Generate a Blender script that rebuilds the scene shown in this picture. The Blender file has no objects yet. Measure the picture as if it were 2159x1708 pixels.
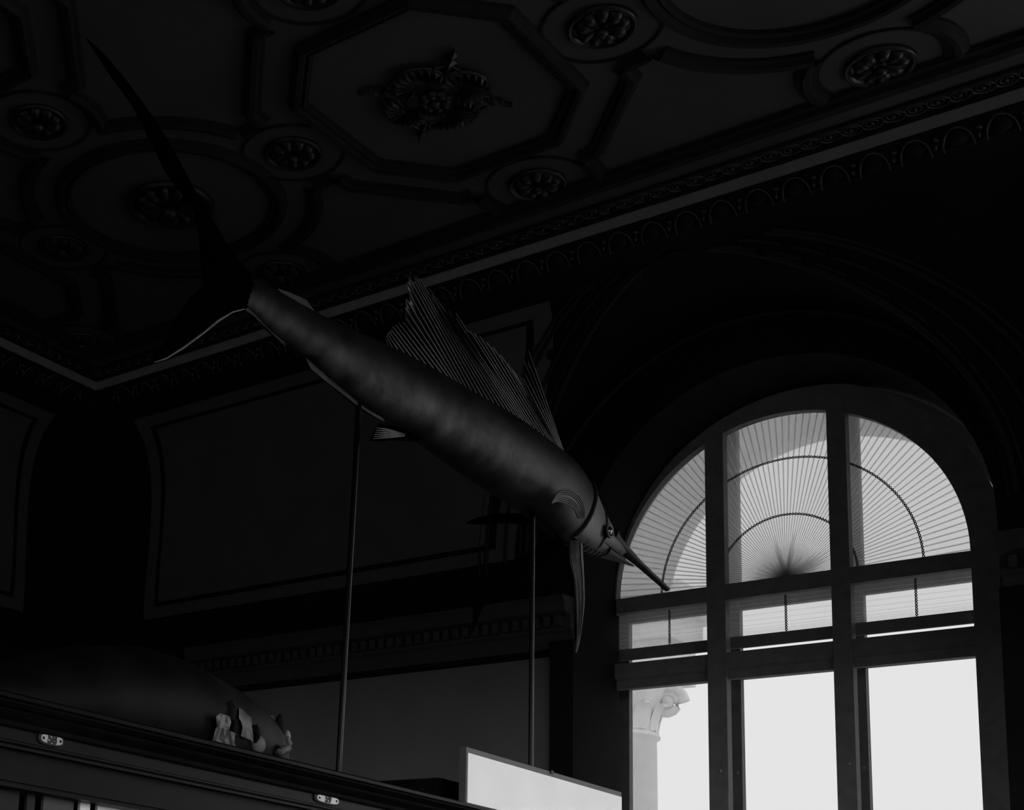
import bpy, bmesh, math, random
from mathutils import Matrix, Vector
random.seed(7)
# ------------------------------------------------------------------ camera
W_, H_ = 2159.0, 1708.0
F_, CX_, CY_ = 3145.93, 331.45, 1467.71          # focal length / optical centre in pixels (rising-front plate camera)
ROLL, PITCH, YAW = .0571, .1905, -.7467
ZC = 1.55                                        # lens height above the floor


def cam_rot():
    cr, sr, cp, sp, cy, sy = math.cos(ROLL), math.sin(ROLL), math.cos(PITCH), math.sin(PITCH), math.cos(YAW), math.sin(YAW)
    Ry = Matrix(((cy, -sy, 0), (sy, cy, 0), (0, 0, 1)))
    B = Matrix(((1, 0, 0), (0, 0, -1), (0, 1, 0)))
    Rp = Matrix(((1, 0, 0), (0, cp, sp), (0, -sp, cp)))
    Rr = Matrix(((cr, -sr, 0), (sr, cr, 0), (0, 0, 1)))
    return Rr @ Rp @ B @ Ry


CM = cam_rot()
scn = bpy.context.scene
C = scn.collection
cam = bpy.data.cameras.new('camera')
cam.sensor_width = 36
cam.lens = F_ / W_ * 36
cam.shift_x = (W_ / 2 - CX_) / W_
cam.shift_y = (CY_ - H_ / 2) / W_
cam.clip_start, cam.clip_end = .05, 500
co = bpy.data.objects.new('camera', cam)
C.objects.link(co)
r_, d_, f_ = CM[0], CM[1], CM[2]
co.matrix_world = Matrix(((r_[0], -d_[0], -f_[0], 0), (r_[1], -d_[1], -f_[1], 0), (r_[2], -d_[2], -f_[2], ZC), (0, 0, 0, 1)))
scn.camera = co


def ray(px, py):
    return CM.transposed() @ Vector(((px - CX_) / F_, (py - CY_) / F_, 1))


def onX(px, py, X):            # a point of the vertical plane x = X
    d = ray(px, py)
    d = d * (X / d[0])
    return Vector((d[0], d[1], d[2] + ZC))


def onY(px, py, Y):
    d = ray(px, py)
    d = d * (Y / d[1])
    return Vector((d[0], d[1], d[2] + ZC))


# ------------------------------------------------------------------ light, exposure
SKY = 8.3
wd = bpy.data.worlds.new('overcast_sky')
scn.world = wd
wd.use_nodes = True
wd.node_tree.nodes['Background'].inputs[0].default_value = (1, 1, 1, 1)
wd.node_tree.nodes['Background'].inputs[1].default_value = SKY
vs = scn.view_settings
vs.view_transform = 'Standard'
vs.look = 'None'
vs.gamma = 1
vs.exposure = 0
vs.use_curve_mapping = False
scn.cycles.max_bounces = 8
scn.cycles.transparent_max_bounces = 24


def portal(loc, rot, sx, sy):
    l = bpy.data.lights.new('window_portal', 'AREA')
    l.shape = 'RECTANGLE'
    l.size, l.size_y = sx, sy
    l.cycles.is_portal = True
    o = bpy.data.objects.new('window_portal', l)
    o.location = loc
    o.rotation_euler = rot
    C.objects.link(o)


# ------------------------------------------------------------------ materials
MATS = {}


def mat(name, g, rough=.7, spec=.3, noise=0., nscale=20., bump=0., metal=0.):
    if name in MATS:
        return MATS[name]
    m = bpy.data.materials.new(name)
    m.use_nodes = True
    nt = m.node_tree
    b = nt.nodes['Principled BSDF']
    b.inputs['Roughness'].default_value = rough
    b.inputs['Specular IOR Level'].default_value = spec
    b.inputs['Metallic'].default_value = metal
    b.inputs['Base Color'].default_value = (g, g, g, 1)
    if noise or bump:
        tc = nt.nodes.new('ShaderNodeTexCoord')
        nz = nt.nodes.new('ShaderNodeTexNoise')
        nz.inputs['Scale'].default_value = nscale
        nz.inputs['Detail'].default_value = 6
        nt.links.new(tc.outputs['Object'], nz.inputs['Vector'])
        if noise:
            rp = nt.nodes.new('ShaderNodeValToRGB')
            a, c = max(0, g * (1 - noise)), g * (1 + noise)
            rp.color_ramp.elements[0].position, rp.color_ramp.elements[1].position = .3, .7
            rp.color_ramp.elements[0].color, rp.color_ramp.elements[1].color = (a, a, a, 1), (c, c, c, 1)
            nt.links.new(nz.outputs['Fac'], rp.inputs['Fac'])
            nt.links.new(rp.outputs['Color'], b.inputs['Base Color'])
        if bump:
            bp = nt.nodes.new('ShaderNodeBump')
            bp.inputs['Strength'].default_value = bump
            bp.inputs['Distance'].default_value = .01
            nt.links.new(nz.outputs['Fac'], bp.inputs['Height'])
            nt.links.new(bp.outputs['Normal'], b.inputs['Normal'])
    MATS[name] = m
    return m


def glass_mat(name, t, gloss=.04):
    m = bpy.data.materials.new(name)
    m.use_nodes = True
    nt = m.node_tree
    nt.nodes.clear()
    o = nt.nodes.new('ShaderNodeOutputMaterial')
    tr = nt.nodes.new('ShaderNodeBsdfTransparent')
    tr.inputs[0].default_value = (t, t, t, 1)
    gl = nt.nodes.new('ShaderNodeBsdfGlossy')
    gl.inputs['Roughness'].default_value = .02
    mx = nt.nodes.new('ShaderNodeMixShader')
    mx.inputs[0].default_value = gloss
    nt.links.new(tr.outputs[0], mx.inputs[1])
    nt.links.new(gl.outputs[0], mx.inputs[2])
    nt.links.new(mx.outputs[0], o.inputs[0])
    return m


def blind_mat(name, transp, g):
    m = bpy.data.materials.new(name)
    m.use_nodes = True
    nt = m.node_tree
    nt.nodes.clear()
    o = nt.nodes.new('ShaderNodeOutputMaterial')
    tr = nt.nodes.new('ShaderNodeBsdfTransparent')
    tl = nt.nodes.new('ShaderNodeBsdfTranslucent')
    tl.inputs[0].default_value = (g, g, g, 1)
    df = nt.nodes.new('ShaderNodeBsdfDiffuse')
    df.inputs[0].default_value = (.25, .25, .25, 1)
    m1, m2 = nt.nodes.new('ShaderNodeMixShader'), nt.nodes.new('ShaderNodeMixShader')
    m1.inputs[0].default_value = .25
    nt.links.new(tl.outputs[0], m1.inputs[1])
    nt.links.new(df.outputs[0], m1.inputs[2])
    m2.inputs[0].default_value = transp
    nt.links.new(m1.outputs[0], m2.inputs[1])
    nt.links.new(tr.outputs[0], m2.inputs[2])
    nt.links.new(m2.outputs[0], o.inputs[0])
    return m


M_CEIL = mat('ceiling_plaster', .06, .9, .1, .12, 1.5)
M_MOULD = mat('ceiling_moulding_dark', .010, .75, .2, .3, 14)
M_ROS = mat('rosette_dark_gilt', .010, .4, .35, .3, 30)
M_STRIP = mat('cornice_strip', .22, .7, .3, .1, 5)  # sheen on the strip put into a lighter colour
M_EGG = mat('egg_and_dart_gilt', .03, .3, .5, .3, 30)
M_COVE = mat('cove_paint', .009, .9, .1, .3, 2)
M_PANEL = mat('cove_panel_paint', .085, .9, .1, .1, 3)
M_WALL = mat('wall_paint', .14, .9, .1, .1, 2)
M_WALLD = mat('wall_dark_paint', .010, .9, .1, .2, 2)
M_LEDGE = mat('ledge_stone', .045, .8, .2, .15, 8)
M_FLOOR = mat('floor_parquet', .06, .5, .3, .2, 3)
M_FRAME = mat('window_frame_paint', .165, .6, .12, .15, 12)
M_CASE = mat('case_ebonised_wood', .0024, .45, .05, .35, 18, .05)
M_CASETOP = mat('case_dusty_top', .07, .8, .2, .4, 30)
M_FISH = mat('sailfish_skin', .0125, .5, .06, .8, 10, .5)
M_FISHB = mat('sailfish_bony_head', .030, .4, .18, .35, 22, .12)
M_FIN = mat('sailfish_fin_membrane', .012, .45, .25, .5, 25, .1)
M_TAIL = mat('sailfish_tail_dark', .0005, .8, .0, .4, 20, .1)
M_BILL = mat('sailfish_bill_dark', .003, .6, .15, .3, 20)
M_STUFF = mat('stuffed_fish_skin', .012, .55, .05, .7, 6, .3)
M_STUFFL = mat('stuffed_fish_pale', .05, .5, .4, .4, 10)
M_DARK = mat('dark_recess', .004, .8, .1)
M_ROD = mat('iron_rod', .0008, .22, .12)
M_WHITE = mat('white_card', .84, .8, .2, .03, 6)
M_SFRAME = mat('sign_frame_grey', .055, .6, .3, .1, 10)
M_ENAMEL = mat('white_enamel', .3, .25, .5, .1, 20)
M_INK = mat('black_ink', .004, .6, .2)
M_STONE = mat('pale_stone', .9, .85, .1, .05, 4)
M_GROUND = mat('outside_paving', .06, .9, .1, .2, .5)
M_CORD = mat('dark_cord', .02, .7, .2)
M_CARD2 = mat('grey_card', .075, .8, .2, .1, 6)
M_CARD3 = mat('dim_card', .024, .8, .2, .1, 6)
M_EYE = mat('glass_eye', .01, .08, .9)
G_PANE = glass_mat('sky_dimming_glass', .0942, .0)  # panes darkened only to dim the sky behind; unseen windows stay clear
G_CASE = glass_mat('case_glass', .9, .05)
B_FAN = blind_mat('pleated_paper_fan', .58, .7)
B_LOW = blind_mat('pleated_paper_low', .72, .66)


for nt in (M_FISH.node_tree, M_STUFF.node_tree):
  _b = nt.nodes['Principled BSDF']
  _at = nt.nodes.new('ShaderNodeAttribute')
  _at.attribute_name = 'flank'  # tint carrying the painted light on both fish bodies
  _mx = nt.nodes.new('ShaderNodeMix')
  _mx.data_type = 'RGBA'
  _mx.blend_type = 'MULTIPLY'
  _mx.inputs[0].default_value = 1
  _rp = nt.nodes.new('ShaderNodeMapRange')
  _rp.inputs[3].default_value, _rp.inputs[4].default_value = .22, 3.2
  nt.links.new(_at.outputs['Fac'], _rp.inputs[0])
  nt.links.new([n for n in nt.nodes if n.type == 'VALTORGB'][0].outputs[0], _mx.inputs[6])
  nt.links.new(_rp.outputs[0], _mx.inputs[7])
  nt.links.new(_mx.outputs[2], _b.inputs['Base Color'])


# ------------------------------------------------------------------ mesh helpers
def obj(name, verts, faces, m, parent=None, smooth=False, kind=None):
    me = bpy.data.meshes.new(name)
    me.from_pydata([tuple(v) for v in verts], [], faces)
    me.materials.append(m)
    if smooth:
        me.polygons.foreach_set('use_smooth', [True] * len(me.polygons))
    me.update()
    o = bpy.data.objects.new(name, me)
    C.objects.link(o)
    if parent:
        o.parent = parent
        o.matrix_parent_inverse = Matrix.Identity(4)
        if parent.type == 'EMPTY' or True:
            o.location = -Vector(base_of(parent))
    if kind:
        o['kind'] = kind
    return o


def base_of(o):
    v = Vector((0, 0, 0))
    while o:
        v += Vector(o.location)
        o = o.parent
    return v


def link_copy(src, name, parent, loc=(0, 0, 0), rot=None, scale=None):
    o = bpy.data.objects.new(name, src.data)
    C.objects.link(o)
    o.parent = parent
    o.location = Vector(loc) - base_of(parent) if parent else Vector(loc)
    if rot is not None:
        o.rotation_euler = rot
    if scale is not None:
        o.scale = scale
    return o


def inst(me, name, parent, loc, rot=(0, 0, 0), scale=(1, 1, 1)):
    o = bpy.data.objects.new(name, me)
    C.objects.link(o)
    if parent:
        o.parent = parent
        o.location = Vector(loc) - base_of(parent)
    else:
        o.location = loc
    o.rotation_euler = rot
    o.scale = scale
    return o


def mesh(name, verts, faces, m, smooth=False):
    me = bpy.data.meshes.new(name)
    me.from_pydata([tuple(v) for v in verts], [], faces)
    me.materials.append(m)
    if smooth:
        me.polygons.foreach_set('use_smooth', [True] * len(me.polygons))
    me.update()
    return me


def thing(name, label, cat, loc=(0, 0, 0), group=None, kind=None):
    o = bpy.data.objects.new(name, None)
    o.empty_display_size = .1
    C.objects.link(o)
    o.location = loc
    tag(o, label, cat, group, kind)
    return o


def tag(o, label, cat=None, group=None, kind=None):
    o['label'] = label
    if cat:
        o['category'] = cat
    if group:
        o['group'] = group
    if kind:
        o['kind'] = kind
    return o


class MB:
    def __init__(s):
        s.v, s.f = [], []

    def add(s, v, f):
        n = len(s.v)
        s.v += [Vector(p) for p in v]
        s.f += [tuple(i + n for i in q) for q in f]
        return s

    def box(s, x0, x1, y0, y1, z0, z1):
        return s.add([(x0, y0, z0), (x1, y0, z0), (x1, y1, z0), (x0, y1, z0), (x0, y0, z1), (x1, y0, z1), (x1, y1, z1), (x0, y1, z1)],
                     [(0, 3, 2, 1), (4, 5, 6, 7), (0, 1, 5, 4), (1, 2, 6, 5), (2, 3, 7, 6), (3, 0, 4, 7)])

    def grid(s, rows, closed=False):
        n, m = len(rows), len(rows[0])
        f = []
        for i in range(n - 1):
            for j in range(m if closed else m - 1):
                k = (j + 1) % m
                f.append((i * m + j, i * m + k, (i + 1) * m + k, (i + 1) * m + j))
        return s.add([p for r in rows for p in r], f)

    def cap(s, ring):
        return s.add(ring, [tuple(range(len(ring)))])

    def tube(s, pts, rad, n=8, cap=True):
        pts = [Vector(p) for p in pts]
        rows = []
        up = Vector((0, 0, 1))
        for i, p in enumerate(pts):
            t = (pts[min(i + 1, len(pts) - 1)] - pts[max(i - 1, 0)]).normalized()
            a = t.cross(up)
            if a.length < .05:
                a = t.cross(Vector((1, 0, 0)))
            a.normalize()
            b = a.cross(t)
            r = rad[i] if isinstance(rad, (list, tuple)) else rad
            rows.append([p + a * (r * math.cos(2 * math.pi * k / n)) + b * (r * math.sin(2 * math.pi * k / n)) for k in range(n)])
        s.grid(rows, True)
        if cap:
            s.cap(rows[0][::-1])
            s.cap(rows[-1])
        return s

    def ell(s, c, rx, ry, rz, nu=10, nv=6):
        c = Vector(c)
        rows = []
        for i in range(nv + 1):
            a = math.pi * i / nv
            rows.append([c + Vector((rx * math.sin(a) * math.cos(2 * math.pi * k / nu), ry * math.sin(a) * math.sin(2 * math.pi * k / nu), rz * math.cos(a))) for k in range(nu)])
        return s.grid(rows, True)

    def build(s, name, m, parent=None, smooth=False, kind=None):
        return obj(name, s.v, s.f, m, parent, smooth, kind)

    def mesh(s, name, m, smooth=False):
        return mesh(name, s.v, s.f, m, smooth)


def lerp(a, b, t):
    return a + (b - a) * t


def poly_at(pts, t):           # point of a polyline, t in 0..len-1
    i = max(0, min(len(pts) - 2, int(t)))
    return Vector(pts[i]).lerp(Vector(pts[i + 1]), t - i)


def smooth_at(P, t):           # Catmull-Rom through a point list
    n = len(P)
    i = max(0, min(n - 2, int(t)))
    u = t - i
    p0, p1, p2, p3 = P[max(i - 1, 0)], P[i], P[i + 1], P[min(i + 2, n - 1)]
    return .5 * ((2 * p1) + (p2 - p0) * u + (2 * p0 - 5 * p1 + 4 * p2 - p3) * u * u + (3 * p1 - p0 - 3 * p2 + p3) * u ** 3)


# ------------------------------------------------------------------ the room
XL, XR, YB = -10.07, 5.5, -6.0          # left wall, right wall, rear wall
YW, YG, YO = 9.78, 10.4, 10.74          # window wall, inner window, outer window
ZCEIL = 5.0 + ZC
XB, YBR = -8.09, 7.80                   # inner edge of the ceiling border
CXW, WR = -3.705, 1.222                 # window axis, glass radius
Z0 = 3.068 + ZC                         # centre of the window arch
BAY = 4.9
CX2 = CXW + BAY
ZS = 2.95 + ZC                          # springing of the cove
DC, HC = YW - 8.45, 4.82 + ZC - ZS      # depth and rise of the cove
LR, LZ = 1.613, 3.19 + ZC               # lunette arch radius and centre height
OPL, OPR = -4.94, -2.18                 # window opening in the wall

fl = MB().box(XL, XR, YB, YW, -.1, 0).build('floor', M_FLOOR)
tag(fl, 'dark polished floor of the museum hall', kind='structure')
gr = MB().box(-1500, 1500, 11.2, 1500, -6.2, -6).build('ground', mat('bounce_ground', .6, .9, .1, .15, .5))  # unseen ground, made pale to throw light up onto the column
g2 = MB().box(6.2, 1500, -1500, 11.2, -6.2, -6).box(-1500, 6.2, -1500, -6.7, -6.2, -6).build('ground', M_GROUND)  # unseen ground, kept dark so little light bounces to the ceiling
tag(g2, 'unseen ground behind and beside the building, kept dark to limit bounced light', kind='structure')
tag(gr, 'unseen ground outside the arched window, made pale to bounce light onto the column', kind='structure')

# window wall with two arched openings, each opening x0..x1 with a round head
YT = YW + 1.05                          # outer face


def wall_with_openings(ops):
    mb = MB()
    top = ZCEIL
    xs = XL
    for (a, b, zb) in ops:
        c, r = (a + b) / 2, (b - a) / 2
        for (y, fl_) in ((YW, 1),):
            mb.add([(xs, y, 0), (a, y, 0), (a, y, Z0), (a, y, top), (xs, y, top)], [(0, 1, 2, 3, 4)])
            mb.add([(a, y, 0), (b, y, 0), (b, y, zb), (a, y, zb)], [(0, 1, 2, 3)])
            n = 40
            arc = [Vector((c - r * math.cos(math.pi * k / n), y, Z0 + r * math.sin(math.pi * k / n))) for k in range(n + 1)]
            tp = [Vector((p.x, y, top)) for p in arc]
            mb.grid([arc, tp])
        n = 40
        prof = [Vector((a, 0, zb))] + [Vector((c - r * math.cos(math.pi * k / n), 0, Z0 + r * math.sin(math.pi * k / n))) for k in range(n + 1)] + [Vector((b, 0, zb))]
        wide = lambda p: Vector((c + (p.x - c) * 1.24, 0, p.z if p.z <= Z0 else Z0 + (p.z - Z0) * 1.24))
        mb.grid([[p + Vector((0, YW, 0)) for p in prof], [p + Vector((0, YG + .075, 0)) for p in prof], [wide(p) + Vector((0, YG + .075, 0)) for p in prof], [wide(p) + Vector((0, YT, 0)) for p in prof]])
        mb.add([(a - .3, YW, zb), (b + .3, YW, zb), (b + .3, YT, zb), (a - .3, YT, zb)], [(0, 1, 2, 3)])
        xs = b
    for y in (YW,):
        mb.add([(xs, y, 0), (XR, y, 0), (XR, y, top), (xs, y, top)], [(0, 1, 2, 3)])
    return mb


OP2L, OP2R = OPL + BAY, OPR + BAY
SILL = .75
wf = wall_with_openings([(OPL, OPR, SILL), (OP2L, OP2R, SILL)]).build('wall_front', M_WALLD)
tag(wf, 'dark window wall with arched window openings', kind='structure')
# painted dado field on the wall, left of the window, under the impost (lighter paint)
zt = onY(1163, 1386, YW).z
MB().box(XL + .02, -5.14, YW - .012, YW - .002, .02, zt).build('wall_field', M_WALL, wf)
# architrave strips beside the window opening
for (a, b) in ((-5.125, OPL), (OPR, -2.0)):
    MB().box(a, b, YW - .05, YW, 0, 2.62 + ZC).build('architrave', M_WALLD, wf)

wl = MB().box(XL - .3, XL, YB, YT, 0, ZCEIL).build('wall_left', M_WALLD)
tag(wl, 'dark left wall of the hall', kind='structure')
mb = MB()
BW = [(-8.4, -6.0), (-4.6, -2.2), (-.8, 1.6)]          # unseen window openings added in the rear wall to light the hall
xs_ = XL
for a, b in BW:
    mb.box(xs_, a, YB - .6, YB, 0, ZCEIL)
    mb.box(a, b, YB - .6, YB, 0, .8)
    mb.box(a, b, YB - .6, YB, 4.0, ZCEIL)
    xs_ = b
mb.box(xs_, XR, YB - .6, YB, 0, ZCEIL)
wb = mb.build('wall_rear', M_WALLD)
for a, b in BW:
    portal(((a + b) / 2, YB - .55, 2.4), (math.radians(90), 0, 0), b - a, 3.2)
tag(wb, 'dark rear wall behind the viewer with window openings added for light', kind='structure')
mb = MB()
RW = [(-3.6, -1.2), (.6, 3.0), (4.8, 7.2)]          # unseen window openings added in the right wall to light sign and fish
ys = YB
for a, b in RW:
    mb.box(XR, XR + .6, ys, a, 0, ZCEIL)
    mb.box(XR, XR + .6, a, b, 0, .8)
    mb.box(XR, XR + .6, a, b, 4.6, ZCEIL)
    ys = b
mb.box(XR, XR + .6, ys, YT, 0, ZCEIL)
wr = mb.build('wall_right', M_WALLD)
tag(wr, 'dark right wall with unseen window openings added for light', kind='structure')
for a, b in RW:
    portal((XR + .55, (a + b) / 2, 2.7), (0, math.radians(90), 0), 3.8, b - a)
portal((CXW, YT - .02, 2.9), (math.radians(-90), 0, 0), 2.6, 4.6)
portal((CX2, YT - .02, 2.9), (math.radians(-90), 0, 0), 2.6, 4.6)

# ------------------------------------------------------------------ ceiling: flat field
ce = MB().box(XL, XR, YB, YW, ZCEIL, ZCEIL + .2).build('ceiling', M_CEIL)
tag(ce, 'dark coffered plaster ceiling with octagons, circles and rosettes', kind='structure')
ce_z = ZCEIL


def sweep(path, closed, prof, z):      # path: 2-D points; profile: (outward offset, drop)
    n = len(path)
    rows = []
    for (u, v) in prof:
        row = []
        for i in range(n):
            p = Vector(path[i])
            a = Vector(path[(i - 1) % n]) if (closed or i > 0) else None
            b = Vector(path[(i + 1) % n]) if (closed or i < n - 1) else None
            n1 = n2 = None
            if a is not None:
                t = (p - a).normalized()
                n1 = Vector((t.y, -t.x))
            if b is not None:
                t = (b - p).normalized()
                n2 = Vector((t.y, -t.x))
            if n1 is None:
                nn = n2
            elif n2 is None:
                nn = n1
            else:
                nn = n1 + n2
                nn = nn / max(.3, nn.dot(n1)) if nn.length > 1e-6 else n1
            q = p + nn * u
            row.append(Vector((q.x, q.y, z - v)))
        rows.append(row)
    mb = MB()
    mb.grid(rows, closed)
    return mb


def circ(c, r, n=64):                  # counter-clockwise, so the outward normal points out
    return [(c[0] + r * math.cos(2 * math.pi * k / n), c[1] + r * math.sin(2 * math.pi * k / n)) for k in range(n)]


OCT = [(.615, -.375), (.615, .375), (.31, .73), (-.31, .73), (-.615, .375), (-.615, -.375), (-.31, -.73), (.31, -.73)]


def octo(c, d):
    n = 8
    out = []
    for i in range(n):
        p, a, b = Vector(OCT[i]), Vector(OCT[i - 1]), Vector(OCT[(i + 1) % n])
        t1, t2 = (p - a).normalized(), (b - p).normalized()
        n1, n2 = Vector((t1.y, -t1.x)), Vector((t2.y, -t2.x))
        nn = n1 + n2
        nn = nn / nn.dot(n1)
        q = p + nn * d
        out.append((c[0] + q.x, c[1] + q.y))
    return out


def in_poly(p, poly):
    s = False
    n = len(poly)
    for i in range(n):
        x1, y1 = poly[i]
        x2, y2 = poly[(i + 1) % n]
        if (y1 > p[1]) != (y2 > p[1]) and p[0] < (x2 - x1) * (p[1] - y1) / (y2 - y1) + x1:
            s = not s
    return s


def densify(poly, step=.03):
    out = []
    n = len(poly)
    for i in range(n):
        a, b = Vector(poly[i]), Vector(poly[(i + 1) % n])
        k = max(1, int((b - a).length / step))
        out += [tuple(a.lerp(b, j / k)) for j in range(k)]
    return out


def runs(path, keep):                  # split a closed path into the runs that are kept
    n = len(path)
    if all(keep):
        return [(path, True)]
    i0 = next(i for i in range(n) if not keep[i])
    out, cur = [], []
    for k in range(n):
        i = (i0 + k) % n
        if keep[i]:
            cur.append(path[i])
        else:
            if len(cur) > 2:
                out.append((cur, False))
            cur = []
    if len(cur) > 2:
        out.append((cur, False))
    return out


PX0, PY0, SX, SY = -6.15, 6.50, 1.0, 1.18
in_border = lambda p: p[0] > XB and p[1] < YBR
INNER = [(-.005, 0), (0, .025), (.02, .035), (.035, .02), (.05, .05), (.075, .055), (.09, .03), (.105, .02), (.112, 0)]
OUTER = [(0, 0), (.005, .018), (.025, .022), (.04, .045), (.07, .05), (.085, .025), (.105, .018), (.11, 0)]
shapes = []            # (kind, centre)
for j in (-1, 1):
    for i in range(-2, 7, 2):
        c = (PX0 + SX * i, PY0 + SY * (j - 1))
        kind = 'circle' if ((i // 2) + (j - 1) // 2) % 2 == 0 else 'octagon'
        shapes.append((kind, c))
loops = []
for j in (-2, -1, 0, 1, 2):
    for i in range(-2, 7):
        if (i + j) % 2 == 1 and (j % 2 != 0) == (i % 2 == 0) or False:
            pass
for (k, c) in shapes:
    for (dx, dy) in ((SX, 0), (-SX, 0), (0, SY), (0, -SY)):
        p = (round(c[0] + dx, 3), round(c[1] + dy, 3))
        if p not in loops:
            loops.append(p)
outer_poly = [densify(octo(c, .262)) if k == 'octagon' else circ(c, .885, 120) for k, c in shapes] + [circ(p, .31, 48) for p in loops]
grown_poly = [octo(c, .317) if k == 'octagon' else circ(c, .94, 120) for k, c in shapes] + [circ(p, .365, 48) for p in loops]
for n_, poly in enumerate(outer_poly):
    keep = []
    for p in poly:
        ok = in_border((p[0], p[1]))
        if ok:
            i_ = poly.index(p)
            a_, b_ = Vector(poly[i_ - 1]), Vector(poly[(i_ + 1) % len(poly)])
            t_ = (b_ - a_).normalized()
            p = (p[0] + t_.y * .055, p[1] - t_.x * .055)
            for m_, q in enumerate(grown_poly):
                if m_ != n_ and in_poly(p, q):
                    ok = False
                    break
        keep.append(ok)
    for path, cl in runs(poly, keep):
        sweep(path, cl, OUTER, ce_z).build('strap_moulding', M_MOULD, ce)
for k, c in shapes:
    if c[0] < XB - .3:
        poly = densify(octo(c, 0))
        for path, cl in runs(poly, [in_border(p) for p in poly]):
            sweep(path, cl, INNER, ce_z).build('octagon_moulding', M_MOULD, ce)
        continue
    if k == 'octagon':
        poly = octo(c, 0)
        if c[0] - .7 < XB:
            dp = densify(poly)
            for path, cl in runs(dp, [in_border(p) for p in dp]):
                sweep(path, cl, INNER, ce_z).build('octagon_moulding', M_MOULD, ce)
        else:
            sweep(poly, True, INNER, ce_z).build('octagon_moulding', M_MOULD, ce)
    else:
        sweep(circ(c, .65, 72), True, INNER, ce_z).build('circle_moulding', M_MOULD, ce)


# rosettes
def rosette_mesh(name, r, petals, h):
    mb = MB()
    n = 36
    prof = [(1.0, 0), (1.0, .35), (.93, .5), (.86, .3), (.8, .12)]
    rows = [[Vector((r * a * math.cos(2 * math.pi * k / n), r * a * math.sin(2 * math.pi * k / n), -h * b)) for k in range(n)] for a, b in prof]
    mb.grid(rows, True)
    mb.cap(rows[-1])
    for k in range(petals):
        a = 2 * math.pi * k / petals
        ca, sa = math.cos(a), math.sin(a)
        rows = []
        for t, w, z in ((.2, .05, .4), (.4, .17, .8), (.58, .22, .95), (.72, .16, .7), (.8, .03, .25)):
            row = []
            for s in (-1, -.5, 0, .5, 1):
                x, y = r * t, r * w * s * (1 if petals < 10 else .62)
                zz = -h * (z if s == 0 else z * (.82 if abs(s) < 1 else .15)) * (1 if abs(s) else .8)
                row.append(Vector((x * ca - y * sa, x * sa + y * ca, zz)))
            rows.append(row)
        mb.grid(rows)
    mb.ell((0, 0, -h * .8), r * .2, r * .2, h * .55, 10, 6)
    return mb.mesh(name, M_ROS, True)


ROS = rosette_mesh('rosette', .178, 9, .055)
RING = sweep(circ((0, 0), .296, 40), True, [(0, 0), (.004, .012), (.016, .012), (.02, 0)], 0).mesh('loop_bead', M_MOULD)
for p in loops:
    if p[0] > XB - .3 and p[1] < YBR + .2 and p[0] < XR - .4:
        inst(ROS, 'rosette', ce, (p[0], p[1], ce_z), (0, 0, random.uniform(0, 6)))
        inst(RING, 'loop_bead', ce, (p[0], p[1], ce_z))
BIGROS = rosette_mesh('circle_medallion', .285, 12, .09)


def medallion():
    mb = MB()
    for k in range(4):                 # four scallop shells on the axes
        a = math.pi / 2 * k
        ca, sa = math.cos(a), math.sin(a)
        rot = lambda x, y, z: Vector((x * ca - y * sa, x * sa + y * ca, z))
        n = 26
        rim, inn = [], []
        rows = [[], [], [], []]
        for i in range(n + 1):
            b = -2.2 + 4.4 * i / n
            for q, (rr, zz) in enumerate(((.03, .03), (.075, .06 if i % 2 else .018), (.118, .065 if i % 2 else .022), (.135, .04))):
                rows[q].append(rot(.17 + rr * math.cos(b) * 1.05, rr * math.sin(b) * 1.12, -zz))
        mb.grid(rows)
        mb.tube([rot(.17 + .137 * math.cos(-2.3 + 4.6 * i / 24) * 1.05, .137 * 1.12 * math.sin(-2.3 + 4.6 * i / 24), -.03) for i in range(25)], .011, 6)
        b = a + math.pi / 4            # leafy arrow tip on the diagonal
        cb, sb = math.cos(b), math.sin(b)
        rb = lambda x, y, z: Vector((x * cb - y * sb, x * sb + y * cb, z))
        mb.grid([[rb(t, -w, -.012), rb(t, 0, -.045), rb(t, w, -.012)] for t, w in ((.12, .03), (.22, .045), (.27, .02), (.31, .05), (.34, .015), (.375, .034), (.4, .01), (.44, .002))])
        for sgn in (-1, 1):
            mb.tube([rb(.22 + .03 * q, sgn * (.03 + .05 * math.sin(q * 1.2)), -.03) for q in range(4)], [.014, .016, .012, .004], 6)
    for k in range(8):
        a = math.pi / 4 * k + .3
        mb.ell((.065 * math.cos(a), .065 * math.sin(a), -.045), .032, .032, .03, 8, 4)
    mb.ell((0, 0, -.06), .035, .035, .03, 8, 5)
    return mb.mesh('octagon_medallion', M_ROS, False)


OCTMED = medallion()
for k, c in shapes:
    if c[0] > XB + .3:
        inst(BIGROS if k == 'circle' else OCTMED, 'circle_medallion' if k == 'circle' else 'octagon_medallion', ce, (c[0], c[1], ce_z))

# ------------------------------------------------------------------ border + cornice (trim), front and left, mitred at the corner
# profile: (offset from the border edge, height under the ceiling)
BORD = [(.0, 0), (.01, .03), (.04, .035), (.06, .06), (.11, .065), (.13, .03), (.165, .02), (.17, 0)]
GUIL = [(.315, 0), (.32, .02), (.345, .02), (.35, .004), (.485, .004), (.49, .02), (.505, .02), (.51, .0)]
STRP = [(.51, 0), (.515, .012), (.535, .07), (.535, .08)]
EGGP = [(.535, .08), (.55, .08), (.552, .09), (.575, .095), (.61, .115), (.635, .15), (.64, .175), (.65, .18)]


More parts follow.
